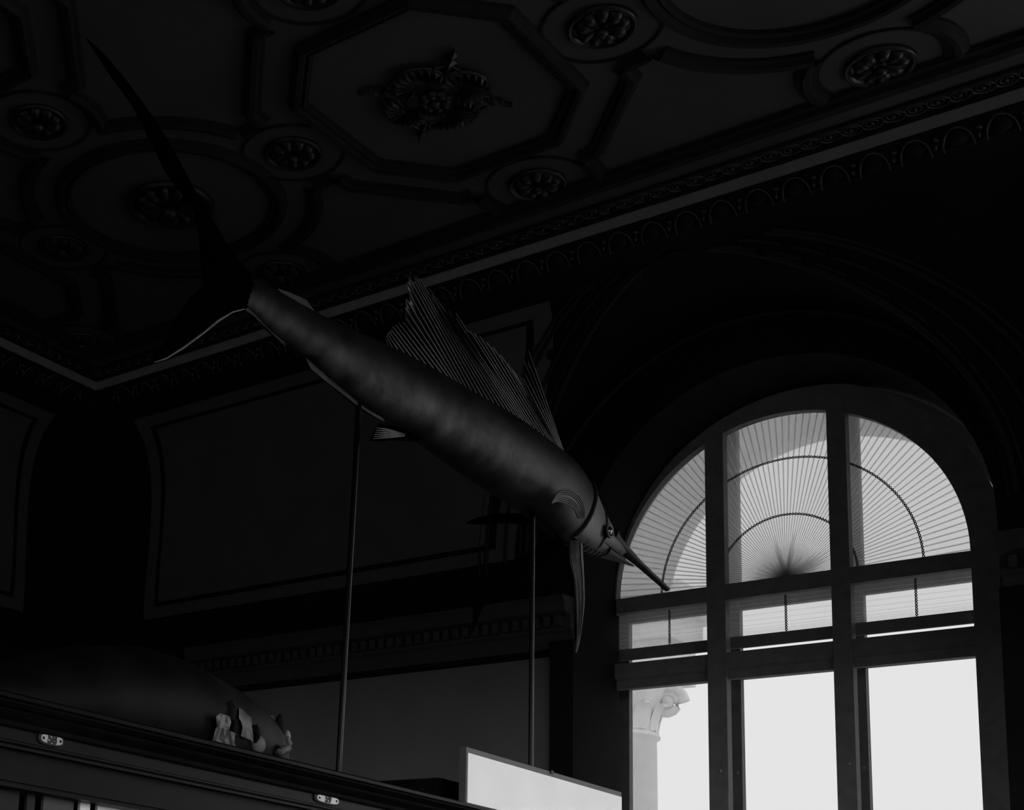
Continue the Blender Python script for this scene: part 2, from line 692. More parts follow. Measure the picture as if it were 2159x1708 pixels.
def cornice(prof, mat_, name, parent, side):
    mb = MB()
    rows = []
    for (u, v) in prof:
        if side == 'front':
            rows.append([Vector((XB - u, YBR + u, ZCEIL - v)), Vector((XR, YBR + u, ZCEIL - v))])
        else:
            rows.append([Vector((XB - u, YB, ZCEIL - v)), Vector((XB - u, YBR + u, ZCEIL - v))])
    mb.grid(rows)
    return mb.build(name, mat_, parent)


trims = {}
for n_, side in enumerate(('front', 'left')):
    t = cornice(BORD, M_MOULD, 'trim_%d' % (n_ + 1), None, side)
    tag(t, 'carved cornice with guilloche and egg-and-dart along the %s' % ('window wall' if side == 'front' else 'left wall'), kind='structure')
    trims[side] = t
    cornice(GUIL, M_MOULD, 'guilloche_channel', t, side)
    cornice(STRP, M_STRIP, 'fascia_strip', t, side)
    cornice(EGGP, M_MOULD, 'egg_band', t, side)
# guilloche links
mb = MB()
n = 20
for r0, wz in ((.052, .010),):
    mb.tube([Vector((.060 * math.cos(2 * math.pi * k / n), r0 * math.sin(2 * math.pi * k / n), -.012)) for k in range(n + 1)], .0075, 6, False)
    mb.tube([Vector((.034 * math.cos(2 * math.pi * k / n), .030 * math.sin(2 * math.pi * k / n), -.010)) for k in range(n + 1)], .005, 6, False)
mb.ell((0, 0, -.012), .014, .014, .014, 8, 5)
LINK = mb.mesh('guilloche_link', M_EGG, True)
x = -8.45
gy = YBR + .39
k = 0
while x < .4:
    inst(LINK, 'guilloche_link', trims['front'], (x, gy, ZCEIL - .004), (0, 0, .35 if k % 2 else -.35))
    x += .113
    k += 1
y = 7.98
while y > 4.2:
    inst(LINK, 'guilloche_link', trims['left'], (XB - .39, y, ZCEIL - .004), (0, 0, math.pi / 2 + (.35 if k % 2 else -.35)))
    y -= .113
    k += 1
# eggs with their rims, and beads (darts) between
mb = MB()
mb.ell((0, 0, 0), .055, .035, .05, 12, 8)
EGG = mb.mesh('egg', M_MOULD, True)
mb = MB()
mb.tube([Vector((.078 * math.cos(a), -.012 - .02 * math.sin(a), -.055 + .105 * math.sin(a))) for a in [math.radians(d) for d in range(-10, 191, 10)]], .008, 6)
RIM = mb.mesh('egg_rim', M_EGG, True)
mb = MB()
mb.ell((0, 0, 0), .022, .02, .018, 10, 6)
mb.ell((0, -.002, -.035), .012, .014, .03, 8, 5)
BEAD = mb.mesh('dart_bead', M_EGG, True)
x = -4.397 * .972 - .226 * .972 * 20
EY, EZ = YBR + .60, ZCEIL - .13
while x < .4:
    if x > -8.5:
        inst(BEAD, 'dart_bead', trims['front'], (x, EY - .015, EZ + .005))
        inst(EGG, 'egg', trims['front'], (x + .11, EY + .0, EZ - .005), (math.radians(35), 0, 0))
        inst(RIM, 'egg_rim', trims['front'], (x + .11, EY - .01, EZ - .005), (math.radians(35), 0, 0))
    x += .2197
y = 8.2
while y > 4.2:
    inst(BEAD, 'dart_bead', trims['left'], (XB - .60 + .015, y, EZ + .005), (0, 0, math.pi / 2))
    inst(EGG, 'egg', trims['left'], (XB - .60, y - .11, EZ - .005), (math.radians(35), 0, math.pi / 2))
    inst(RIM, 'egg_rim', trims['left'], (XB - .59, y - .11, EZ - .005), (math.radians(35), 0, math.pi / 2))
    y -= .2197

# ------------------------------------------------------------------ cove with lunettes over the windows
NT = 28


def cove_pt(th):                       # distance from the wall, height
    return DC * (1 - math.cos(th)), ZS + HC * math.sin(th)


CXL = -3.70


def groin_x(z, c, sgn):
    q = LR * LR - max(0, z - LZ) ** 2
    return c + sgn * math.sqrt(max(q, 0))


rowsA, segs = [], None
cov, lun = MB(), MB()
cols = [[] for _ in range(3)]
for i in range(NT + 1):
    th = math.pi / 2 * i / NT
    d, z = cove_pt(th)
    zz = min(z, LZ + LR)
    g = [groin_x(zz, CXL, -1), groin_x(zz, CXL, 1), groin_x(zz, CXL + BAY, -1), groin_x(zz, CXL + BAY, 1)]
    x0 = XL + d
    cols[0].append([Vector((lerp(x0, g[0], k / 6), YW - d, z)) for k in range(7)])
    cols[1].append([Vector((lerp(g[1], g[2], k / 6), YW - d, z)) for k in range(7)])
    cols[2].append([Vector((lerp(g[3], XR, k / 2), YW - d, z)) for k in range(3)])
for cgrid in cols:
    cov.grid(cgrid)
cv = cov.build('cove', M_COVE, ce, True)
left = []
for i in range(NT + 1):
    d, z = cove_pt(math.pi / 2 * i / NT)
    left.append([Vector((XL + d, lerp(YB, YW - d, k / 4), z)) for k in range(5)])
MB().grid(left).build('cove', M_COVE, ce, True)
for c in (CXL, CXL + BAY):
    rows = []
    n = 40
    for k in range(n + 1):
        a = math.pi * k / n
        zz = LZ + LR * math.sin(a)
        s = min(1, max(0, (zz - ZS) / HC))
        dg = DC * (1 - math.cos(math.asin(s)))
        x = c - LR * math.cos(a)
        rows.append([Vector((x, YW - dg * q / 6, zz)) for q in range(7)])
    MB().grid(rows).build('lunette_vault', M_COVE, ce, True)


def on_cove(x, z, lift=.0):
    s = min(1, max(0, (z - ZS) / HC))
    th = math.asin(s)
    d = DC * (1 - math.cos(th))
    nrm = Vector((0, -math.cos(th) * HC, -math.sin(th) * DC)).normalized()
    return Vector((x, YW - d, z)) + nrm * lift


zs = [lerp(LZ + .02, LZ + LR - .012, math.sin(k / 30 * math.pi / 2)) for k in range(31)]
for c in (CXL,):
    for sgn in (-1, 1):
        for off, rad, m_ in ((.02, .022, M_LEDGE), (.075, .012, M_LEDGE), (.20, .014, M_LEDGE), (.36, .018, M_LEDGE), (.42, .012, M_LEDGE)):
            MB().tube([on_cove(groin_x(z, c, sgn) + sgn * off, z, .008) for z in zs], rad, 6).build('groin_rib', M_COVE if m_ is None else mat('rib_paint', .018, .7, .2, .2, 9), ce, True)
        for k in range(8, 29, 3):
            p = on_cove(groin_x(zs[k], c, sgn) + sgn * .135, zs[k], .01)
            MB().ell(p, .045, .012, .07, 8, 5).build('rib_leaf', mat('rib_leaf_dark', .012, .9, .05), ce, True)
            p = on_cove(groin_x(zs[k], c, sgn) + sgn * .28, zs[k], .01)
            MB().ell(p, .035, .012, .065, 8, 5).build('rib_leaf', mat('rib_leaf_dark', .012, .9, .05), ce, True)
# wall arch moulding
MB().tube([Vector((CXL - LR * .985 * math.cos(a), YW - .01, LZ + LR * .985 * math.sin(a))) for a in [math.pi * k / 48 for k in range(49)]], .02, 6).build('wall_arch_moulding', mat('rib_paint', .018), ce, True)


# framed panel on the cove between the corner and the window
def cove_panel(xl0, xl1, xr0, xr1, z0, z1, lift, m_, name, side='front'):
    rows = []
    for k in range(17):
        t = k / 16
        z = lerp(z0, z1, t)
        tz = math.sin(t * math.pi / 2) if False else t
        xl = lerp(xl0, xl1, tz ** 1.6)
        xr = lerp(xr0, xr1, tz ** 1.6)
        rows.append([on_cove(lerp(xl, xr, q / 6), z, lift) for q in range(7)])
    mb = MB().grid(rows)
    if side == 'left':
        mb.v = [Vector((XL + (YW - p.y), YW - (p.x - XL), p.z)) for p in mb.v]
    return mb.build(name, m_, ce, True)


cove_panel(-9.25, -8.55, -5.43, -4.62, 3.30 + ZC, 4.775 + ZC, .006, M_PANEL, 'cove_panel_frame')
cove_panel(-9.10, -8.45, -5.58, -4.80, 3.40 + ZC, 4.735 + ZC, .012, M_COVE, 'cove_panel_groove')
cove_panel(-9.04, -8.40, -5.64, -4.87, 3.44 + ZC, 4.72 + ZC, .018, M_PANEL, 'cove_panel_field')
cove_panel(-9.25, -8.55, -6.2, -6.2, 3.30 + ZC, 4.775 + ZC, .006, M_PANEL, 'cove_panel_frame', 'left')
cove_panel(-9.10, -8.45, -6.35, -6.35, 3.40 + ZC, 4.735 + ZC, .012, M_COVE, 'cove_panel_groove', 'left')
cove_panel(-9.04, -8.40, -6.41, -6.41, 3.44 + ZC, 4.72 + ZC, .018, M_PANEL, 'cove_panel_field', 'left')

# ------------------------------------------------------------------ impost entablatures (trim_3 left of the window, trim_4 right of it)
zl = 2.74 / 9 * 9.62 + ZC
IMP = [(0, -.36), (.03, -.36), (.03, -.25), (.06, -.23), (.06, -.13), (.15, -.11), (.16, -.045), (.185, -.02), (.185, 0), (0, .015)]


def impost(n_, x0, x1, label):
    mb = MB()
    rows = []
    for u, v in IMP:
        rows.append([Vector((x0, YW - u, zl + v)), Vector((x1, YW - u, zl + v))])
    mb.grid(rows)
    for e in (0, 1):
        mb.cap([r[e] for r in rows])
    t = mb.build('trim_%d' % n_, M_LEDGE)
    tag(t, label, kind='structure')
    D = MB().box(-.022, .022, -.055, .0, -.075, 0).mesh('dentil', M_LEDGE)
    x = x0 + .08
    while x < x1 - .02:
        inst(D, 'dentil', t, (x, YW - .06, zl - .135))
        x += .085
    return t


impost(3, -8.6, -4.955, 'stone impost ledge with dentils on the wall left of the window')
impost(4, -2.165, .05, 'stone impost ledge with dentils at the right of the window')
mb = MB()
rows = []
for u, v in IMP:
    rows.append([Vector((XL + u, YB, zl + v)), Vector((XL + u, YW - .4, zl + v))])
t = mb.grid(rows).build('trim_5', M_WALLD)
tag(t, 'dark impost ledge along the left wall', kind='structure')


# ------------------------------------------------------------------ the window: inner and outer frames, panes
def xw(px, py, Y):
    return onY(px, py, Y).x


def zw(px, py, Y):
    return onY(px, py, Y).z


w1 = thing('window_1', 'tall arched double window with dark wooden bars and bright sky behind', None, (CXW, YG, SILL), kind='structure')


def ringmesh(c, z, r0, r1, y0, y1, zb, n=48):
    mb = MB()
    a = [math.pi * k / n for k in range(n + 1)]
    ins = [Vector((c - r0, 0, zb))] + [Vector((c - r0 * math.cos(t), 0, z + r0 * math.sin(t))) for t in a] + [Vector((c + r0, 0, zb))]
    out = [Vector((c - r1, 0, zb))] + [Vector((c - r1 * math.cos(t), 0, z + r1 * math.sin(t))) for t in a] + [Vector((c + r1, 0, zb))]
    Y = lambda P, y: [p + Vector((0, y, 0)) for p in P]
    mb.grid([Y(out, y0), Y(ins, y0), Y(ins, y1), Y(out, y1)])
    return mb


mL = (xw(1486.5, 954, YG), xw(1525, 954, YG))
mR = (xw(1742.5, 880, YG), xw(1782, 880, YG))
ringmesh(CXW, Z0, WR, WR + .2, YG, YG + .07, Z0 - .12).build('arched_frame', M_FRAME, w1)
MB().box(-5.12, -4.955, YG, YG + .07, SILL, Z0 - .12).build('jamb', M_FRAME, w1)
MB().box(CXW + WR, -2.10, YG, YG + .07, SILL, Z0 - .12).build('jamb', M_FRAME, w1)
hgt = lambda x: Z0 + math.sqrt(max(0, (WR + .05) ** 2 - (x - CXW) ** 2))
for a, b in (mL, mR):
    MB().box(a, b, YG - .01, YG + .07, SILL, hgt((a + b) / 2)).build('mullion', M_FRAME, w1)
zt0 = zw(2046, 1161, YG)
zt1 = zw(2050, 1197, YG)
zl0, zl1 = zw(2055, 1320, YG), zw(2055, 1381, YG)
zlm = zw(2053, 1356, YG)
bays = ((-4.955, mL[0]), (mL[1], mR[0]), (mR[1], CXW + WR))
for a, b in bays:
    MB().box(a, b, YG, YG + .07, zt1, zt0).build('transom', M_FRAME, w1)
    MB().box(a, b, YG, YG + .07, zlm, zl0).build('lower_transom', M_FRAME, w1)
    MB().box(a, b, YG + .03, YG + .07, zl1, zlm - .012).box(a, b, YG + .015, YG + .06, zlm - .012, zlm).build('sash_rail', M_FRAME, w1)
# outer window, a hand's breadth behind
oR = 1.40
zo = Z0
ringmesh(CXW, zo, oR, oR + .2, YO, YO + .06, SILL).build('outer_arched_frame', M_FRAME, w1)
oml = (mL[0] + .02, xw(1529, 1500, YO)), (xw(1538, 1500, YO), xw(1564, 1500, YO))
omr = (mR[0] + .02, xw(1792, 1500, YO)), (xw(1801, 1500, YO), xw(1829, 1500, YO))
for (a, b), (c, d) in (oml, omr):
    MB().box(a, b, YO, YO + .06, SILL, zo + math.sqrt(max(0, oR ** 2 - (b - CXW) ** 2))).build('outer_mullion', M_FRAME, w1)
    MB().box(c, d, YO - .01, YO + .05, SILL, zo + math.sqrt(max(0, oR ** 2 - (d - CXW) ** 2))).build('outer_stile', M_FRAME, w1)
a, b = xw(1298, 1560, YO), xw(1328, 1560, YO)
MB().box(a, b, YO - .01, YO + .05, SILL, zo + .05).build('outer_stile', M_FRAME, w1)
obays = ((b, oml[0][0]), (oml[1][1], omr[0][0]), (omr[1][1], CXW + oR))
zo1 = zw(2047, 1224, YO)
for a, b in obays:
    MB().box(a, b, YO, YO + .05, zo1, zo1 + .16).build('outer_transom', M_FRAME, w1)
    MB().box(a, b, YO, YO + .05, zw(2055, 1385, YO) - .0, zw(2055, 1340, YO)).build('outer_transom', M_FRAME, w1)
# panes (outer glazing): one per bay below and above the outer transom
zmid = (zw(2055, 1385, YO) + zw(2055, 1340, YO)) / 2
for a, b in ((CXW - oR - .1, oml[0][0] + .03), (oml[0][0] + .03, omr[0][0] + .03), (omr[0][0] + .03, CXW + oR + .1)):
    for z0, z1 in ((SILL, zmid), (zmid, zo1 + .08), (zo1 + .08, Z0 + oR + .1)):
        obj('pane', [(a, YO + .025, z0), (b, YO + .025, z0), (b, YO + .025, z1), (a, YO + .025, z1)], [(0, 1, 2, 3)], G_PANE, w1)
# arch head beyond the outer glazing, made translucent to dim the blind's rim
YA, RA, ZA = 11.3, 1.30, 3.14 + ZC
mb = MB()
n = 48
for y in (YA, YA + .2):
    arc = [Vector((CXW - RA * math.cos(math.pi * k / n), y, ZA + RA * math.sin(math.pi * k / n))) for k in range(n + 1)]
    out = [Vector((CXW - 2.0 * math.cos(math.pi * k / n), y, ZA + 2.0 * math.sin(math.pi * k / n))) for k in range(n + 1)]
    mb.grid([arc, out])
mb.grid([[Vector((CXW - RA * math.cos(math.pi * k / n), y, ZA + RA * math.sin(math.pi * k / n))) for k in range(n + 1)] for y in (YA, YA + .2)])
mb.build('outer_arch_head', blind_mat('dimming_arch_head', .28, .75), w1)
# screws on the mullions
SCR = MB().ell((0, 0, 0), .011, .008, .014, 10, 6).mesh('screw', M_ENAMEL, True)
for px, py, Y in ((1519, 1625, YG - .012), (1791, 1610, YG - .012), (1821, 1619, YO - .012), (1555, 1630, YO - .012)):
    p = onY(px, py, Y)
    inst(SCR, 'screw', w1, p)
# second window of the same wall, left unglazed to let in full daylight (beyond the picture's right edge)
w2 = thing('window_2', 'second arched window further along the window wall', None, (CX2, YG, SILL), kind='structure')
ringmesh(CX2, Z0, WR, WR + .16, YG, YG + .07, SILL).build('arched_frame', M_FRAME, w2)
for a, b in (mL, mR):
    MB().box(a + BAY, b + BAY, YG - .01, YG + .07, SILL, hgt((a + b) / 2)).build('mullion', M_FRAME, w2)
MB().box(CX2 - WR, CX2 + WR, YG, YG + .065, zt1, zt0).build('transom', M_FRAME, w2)

# ------------------------------------------------------------------ fan blind in the arch, pleated blind under the transom
YF = YG + .13
fb = thing('fan_blind', 'translucent pleated fan blind filling the arched window head', 'blind', (CXW, YF, Z0))
NP = 78
da = math.pi / NP
r0, r1 = .05, WR + .06
hw = da * .66
rows, fold = [], []
for rr in (.02, .08, .16, .3, .6, r1):
    w = max(rr * math.tan(da * .60), .0065)
    rows.append([Vector((rr, -.004, -w)), Vector((rr, 0.0, 0)), Vector((rr, .008, w))])
    f0 = rr * math.tan(da * .5)
    fold.append([Vector((rr, -.007, -f0 - .0035)), Vector((rr, -.006, -f0 + .0045))])
SL = MB().grid(rows).grid(fold).grid([[p - Vector((0, .003, 0)) for p in r] for r in fold]).mesh('slat', B_FAN)
for k in range(NP):
    inst(SL, 'slat', fb, (CXW, YF, Z0), (0, -(k + .5) * da, 0))
# gathered folds around the hub
HUB = MB().grid([[Vector((r, -.014, -w)), Vector((r, -.016, 0)), Vector((r, -.014, w))] for r, w in ((.0, .004), (.05, .012), (.12, .014), (.2, .010), (.29, .005), (.36, .0005))]).mesh('hub_fold', B_FAN)
for k, (ang, ln, wd_) in enumerate(((1.80, .95, .8), (1.76, 1.0, .7), (1.84, .8, .8), (1.70, .7, 1), (1.38, 1.0, .8), (1.34, 1.05, .7), (1.42, .8, .8), (1.28, .7, 1), (1.5, .45, 1.2), (1.62, .45, 1.2),
                                  (.95, .6, 1.1), (1.08, .55, 1.1), (.70, .8, 1.2), (.60, .95, 1.2), (.52, 1.05, 1.2), (.44, 1.05, 1.1), (.36, .95, 1.1), (.27, .75, 1), (.18, .5, 1), (.09, .4, 1), (2.0, .5, 1), (2.2, .55, 1), (2.4, .6, 1),
                                  (2.6, .65, 1), (2.75, .7, .8), (2.9, .75, .9), (3.0, .7, .8), (2.3, .4, 1.2), (1.15, .4, 1.2), (.8, .5, 1.2))):
    inst(HUB, 'hub_fold', fb, (CXW, YF - .0012 * (k % 5), Z0), (0, -ang, 0), (ln, 1, wd_))


def rope(pts, r, name, parent):        # two strands twisted round each other
    pts = [Vector(p) for p in pts]
    for ph in (0, math.pi):
        q = []
        for i, p in enumerate(pts):
            t = (pts[min(i + 1, len(pts) - 1)] - pts[max(i - 1, 0)]).normalized()
            nrm = t.cross(Vector((0, 1, 0))).normalized()
            q.append(p + nrm * (r * math.sin(i * .9 + ph)) + Vector((0, r * math.cos(i * .9 + ph), 0)))
        MB().tube(q, r * .55, 5).build(name, M_CORD, parent, True)


ra = (onY(1640, 1090, YF) - Vector((CXW, YF, Z0))).length
rb = (onY(1690, 965, YF) - Vector((CXW, YF, Z0)))
rb = math.hypot(rb.x, rb.z)
for rr in (ra, rb):
    n = int(rr * math.pi / .0062)
    rope([Vector((CXW - rr * math.cos(math.pi * k / n), YF - .02, Z0 + rr * math.sin(math.pi * k / n))) for k in range(n + 1)], .0065, 'cord', fb)

zb0 = zw(2053, 1287, YF)
zb1 = zw(2053, 1314, YF)
pb = thing('pleated_blind', 'translucent pleated blind with dark bottom rail under the fan', 'blind', (CXW, YF, zb1))
bx0, bx1 = CXW - WR - .05, CXW + WR + .05
MB().box(bx0, bx1, YF - .012, YF + .012, zb1, zb0).build('bottom_rail', M_FRAME, pb)
z = zb0
k = 0
zz = [0, .012, .022, .034, .05, .075, .11, .15, .19, .23, .27]
NS = 11
for k in range(NS):
    za, zb_ = zb0 + zz[k] * 1.0 if k < len(zz) else 0, zb0 + (zz[k + 1] if k + 1 < len(zz) else .31)
    MB().grid([[Vector((bx0, YF - .006, za - .004)), Vector((bx1, YF - .006, za - .004))], [Vector((bx0, YF + .006, zb_ + .004)), Vector((bx1, YF + .006, zb_ + .004))]]).build('slat', B_LOW, pb)
for px, py in ((1414, 1310), (1659, 1280), (1933, 1250)):
    p = onY(px, py, YF)
    n = int((Z0 - zb0) / .006)
    rope([Vector((p.x, YF - .02, lerp(zb0, Z0 - .03, i / n))) for i in range(n + 1)], .0065, 'cord', pb)

# ------------------------------------------------------------------ column and portico seen outside through the left pane
YC = 21.
cr_ = onY(1378, 1600, YC)
crad = .58
ccx = cr_.x - crad
cz0 = onY(1378, 1548, YC).z
cz1 = onY(1350, 1447, YC).z
col = thing('stone_column', 'pale stone column with scrolled capital outside the left pane', 'column', (ccx, YC, -6))
K = crad / .40
mb = MB()
n = 40
rows = []
for z, r in ((-6, 1.2), (-5.8, 1.2), (-5.7, 1.1), (0, 1.06), (cz0 - .07, 1.0), (cz0 - .04, 1.09), (cz0, 1.09), (cz0 + .01, 1.0)):
    rows.append([Vector((ccx + crad * r * math.cos(2 * math.pi * k / n), YC + crad * r * math.sin(2 * math.pi * k / n), z)) for k in range(n)])
mb.grid(rows, True).build('shaft', M_STONE, col, True)
ch = cz1 - cz0 + .1
mb = MB()
rows = []
for t, r in ((0, 1.0), (.2, 1.06), (.6, 1.12), (.85, 1.25), (1, 1.35)):
    rows.append([Vector((ccx + crad * r * math.cos(2 * math.pi * k / n), YC + crad * r * math.sin(2 * math.pi * k / n), cz0 + ch * t)) for k in range(n)])
bell = mb.grid(rows, True).build('capital', M_STONE, col, True)
LEAF = MB().grid([[Vector((o, -.13 * w, h)), Vector((o + .03, 0, h + .01)), Vector((o, .13 * w, h))] for o, h, w in ((.0, 0, .9), (.03, .17, 1.1), (.08, .32, 1), (.16, .40, .7), (.21, .35, .4))]).mesh('acanthus_leaf', M_STONE, True)
for k in range(12):
    a = 2 * math.pi * k / 12
    inst(LEAF, 'acanthus_leaf', bell, (ccx + crad * math.cos(a), YC + crad * math.sin(a), cz0 + .04), (0, 0, a))
for k in range(4):
    a = math.pi / 4 + math.pi / 2 * k - .5
    mb = MB()
    pts = []
    for i in range(30):
        t = i / 29 * 4.4 * math.pi
        r = .24 * (1 - i / 34)
        pts.append((r * math.cos(t), r * math.sin(t)))
    c = Vector((ccx + (crad + .16) * math.cos(a), YC + (crad + .16) * math.sin(a), cz0 + ch * .60))
    mb.tube([c + Vector((p[0] * math.cos(a), p[0] * math.sin(a), p[1])) for p in pts], [.085 * (1 - i / 45) for i in range(30)], 7)
    mb.ell(c, .1, .1, .1, 10, 6)
    mb.build('volute', M_STONE, bell, True)
MB().box(ccx - crad * 1.5, ccx + crad * 1.5, YC - crad * 1.5, YC + crad * 1.5, cz0 + ch, cz0 + ch + .12).build('abacus', M_STONE, col)
ze = cz0 + ch + .12
xe = onY(1400, 1390, YC - .8).x
en = MB().box(-24, xe - .1, YC - .55, YC + .55, ze, ze + .35).box(-24, xe, YC - .6, YC + .6, ze + .35, ze + .8).box(-24, xe + .25, YC - .85, YC + .85, ze + .8, ze + 1.1).build('portico_entablature', M_STONE)
tag(en, 'pale stone entablature block resting on the column outside', 'entablature')
en.name = 'outside_entablature'

# ------------------------------------------------------------------ display case
XC = -2.2
ZT = .2525 * 2.2 + ZC
YC0, YC1 = .6, 5.6
dcx = -3.35                              # back of the case
case = thing('display_case', 'long dark wooden display case with moulded cornice and number plates', 'display case', (-2.7, 3, 0))
zg = .2005 * 2.2 + ZC                    # groove
zgl = .1668 * 2.2 + ZC                   # top of the glass
# moulded front: profile x offset (towards the viewer +) / z
h = ZT - zgl
zr = lambda ratio, X: ratio * abs(X) + ZC
PRF = [(u, min(ZT, zr(q, XC + u))) for u, q in ((0, .2525), (.010, .2512), (.012, .2475), (.002, .2455), (0, .2435), (-.012, .2395), (-.022, .2372), (-.024, .2355), (-.018, .2335), (-.024, .231), (-.036, .2265), (-.040, .2225), (-.044, .2207), (-.05, .2200))]
mb = MB()
rows = [[Vector((XC + u, YC0, z)), Vector((XC + u, YC1, z))] for u, z in PRF]
mb.grid(rows)
for e in (0, 1):
    mb.cap([r[e] for r in rows] + [Vector((XC - .2, (YC0, YC1)[e], PRF[-1][1])), Vector((XC - .2, (YC0, YC1)[e], ZT))])
mb.build('cornice_moulding', M_CASE, case)
MB().box(XC - .09, XC - .05, YC0, YC1, zr(.2090, XC - .05), zr(.2200, XC - .05)).build('plate_rail', M_CASE, case)
MB().grid([[Vector((XC + u, YC0, zr(q, XC + u))), Vector((XC + u, YC1, zr(q, XC + u)))] for u, q in ((-.05, .2092), (-.040, .2085), (-.040, .2068), (-.048, .2060), (-.048, .2054), (-.040, .2046), (-.040, .2020), (-.052, .2008), (-.062, .2003))]).build('bead_moulding', M_CASE, case)
MB().box(XC - .09, XC - .06, YC0, YC1, zr(.172, XC - .06), zr(.2025, XC - .06)).build('frieze_rail', M_CASE, case)
zgl = zr(.1668, XC - .066)
MB().box(XC - .1, XC - .066, YC0, YC1, zgl, zr(.1735, XC - .066)).build('door_rail', M_CASE, case)
MB().box(dcx, XC - .002, YC0, YC1, ZT - .02, ZT - .0005).build('top_board', M_CASETOP, case)
MB().box(dcx, dcx + .03, YC0, YC1, .1, ZT - .02).build('back_panel', M_CASE, case)
for y in (YC0, YC1 - .04):
    MB().box(dcx + .03, XC - .09, y, y + .04, .1, ZT - .02).build('end_panel', M_CASE, case)
MB().box(dcx, XC - .06, YC0, YC1, 0, .1).build('plinth', M_CASE, case)
for y in (.62, 2.80, 4.2, 5.5):
    MB().box(XC - .1, XC - .066, y, y + .06, .1, zgl).build('post', M_CASE, case)
for a, b in ((.68, 2.80), (2.86, 4.2), (4.26, 5.5)):
    obj('glass_pane', [(XC - .085, a, .1), (XC - .085, b, .1), (XC - .085, b, zgl), (XC - .085, a, zgl)], [(0, 1, 2, 3)], G_CASE, case)
# upright cards added in place of the pale shapes in the case glass
for k, (pa, pb_, m_, lab) in enumerate(((0, 40, M_CARD3, 'dim stand-in card at the far left inside the glass case'), (57, 74, M_CARD3, 'narrow dim stand-in card inside the glass case'), (92, 156, M_CARD2, 'grey stand-in card inside the glass case below plate 58'), (170, 191, M_WHITE, 'narrow white stand-in card inside the glass case'), (207, 330, M_WHITE, 'bright white stand-in card inside the glass case, rightmost of its row'))):
    Xs = XC - .108
    ya, yb = onX(pa, 1690, Xs).y, onX(pb_, 1690, Xs).y
    if pa == 0:
        ya = 1.75
    t = MB().box(Xs - .008, Xs, ya, yb, 1.302, zgl + .012).build('stand_in_card', m_)
    tag(t, lab, 'card', 'stand-in upright cards in the display case')
    if k == 0:
        MB().box(-.09 + Xs, Xs + .04, ya - .05, onX(330, 1690, Xs).y + .05, 1.28, 1.3).build('shelf', M_CASE, case)


# number plates
def plate(px, py, txt):
    xp = XC - .05
    p = onX(px, py, xp)
    sc = 40 / 40.
    L, Hh = .062, .024                  # half size set from the photograph
    pl = MB()
    pts = []
    n = 32
    Lw = abs(onX(px + 27, py + 6, xp).y - onX(px - 27, py - 6, xp).y) / 2
    Hw = .0135
    for k in range(n):
        a = 2 * math.pi * k / n
        ca, sa = math.cos(a), math.sin(a)
        pts.append((Lw * math.copysign(abs(ca) ** .75, ca), Hw * math.copysign(abs(sa) ** .62, sa)))
    ring = lambda s, t, X: [Vector((X, p.y + q[0] * s, p.z + q[1] * t)) for q in pts]
    mb = MB().grid([ring(1, 1, xp - .001), ring(1, 1, xp + .003), ring(.94, .88, xp + .004)], True)
    mb.cap(ring(.94, .88, xp + .004))
    o = mb.build('number_plate', M_INK, case)
    MB().grid([ring(.84, .72, xp + .0042), ring(.83, .70, xp + .0058)], True).cap(ring(.83, .70, xp + .0058)).build('enamel_face', M_ENAMEL, o)
    for s in (-1, 1):
        MB().ell((xp + .006, p.y + s * Lw * .66, p.z), .002, .0032, .0032, 10, 5).build('screw', M_INK, o, True)
    cu = bpy.data.curves.new('digits', 'FONT')
    cu.body = txt
    cu.size = .026
    cu.extrude = .0006
    cu.offset = .0014
    cu.align_x, cu.align_y = 'CENTER', 'CENTER'
    t = bpy.data.objects.new('digits_src', cu)
    C.objects.link(t)
    dg = bpy.context.evaluated_depsgraph_get()
    me = bpy.data.meshes.new_from_object(t.evaluated_get(dg))
    bpy.data.objects.remove(t)
    me.materials.clear()
    me.materials.append(M_INK)
    d = bpy.data.objects.new('digits', me)
    C.objects.link(d)
    d.parent = o
    d.matrix_world = Matrix(((0, 0, 1, xp + .0062), (1, 0, 0, p.y), (0, 1, 0, p.z), (0, 0, 0, 1)))
    d.matrix_parent_inverse = Matrix.Translation(-base_of(o))
    return o


plate(106, 1560, '58')
plate(688, 1686, '59')

# ------------------------------------------------------------------ white sign on the case, and a box behind it
Xs = XC - .015
s0, s1 = onX(982, 1575, Xs), onX(1309, 1671, Xs)
sb = thing('sign_board', 'blank white framed sign board standing on the case edge', 'sign', (Xs, s0.y, ZT))
zs1 = s0.z
zs0 = ZT
fw = .016
MB().box(Xs - .02, Xs + .002, s0.y, s1.y, zs1 - fw, zs1).build('frame_rail', M_SFRAME, sb)
MB().box(Xs - .02, Xs + .002, s0.y, s0.y + .012, zs0, zs1 - fw).build('frame_stile', M_SFRAME, sb)
MB().box(Xs - .02, Xs + .002, s1.y - .006, s1.y, zs0, zs1 - fw).build('frame_stile', M_SFRAME, sb)
MB().box(Xs - .012, Xs + .004, s0.y + .008, s1.y - .002, zs0 + .001, zs1 - fw).build('white_card', M_WHITE, sb)
p = onX(1161, 1627, Xs)
MB().box(Xs - .01, Xs + .006, p.y - .008, p.y + .008, zs1 - .006, zs1 + .004).build('clip', M_INK, sb)
Xb = XC - .1
b0, b1 = onX(925, 1640, Xb), onX(1010, 1668, Xb)
bx = thing('wooden_box', 'small dark wooden box on the case beside the sign', 'box', (Xb, b0.y, ZT))
MB().box(Xb - .22, Xb, b0.y, b0.y + .26, ZT, b0.z - .01).build('body', M_CASE, bx)
MB().box(Xb - .225, Xb + .004, b0.y - .004, b0.y + .264, b0.z - .01, b0.z).build('lid', M_CASE, bx)

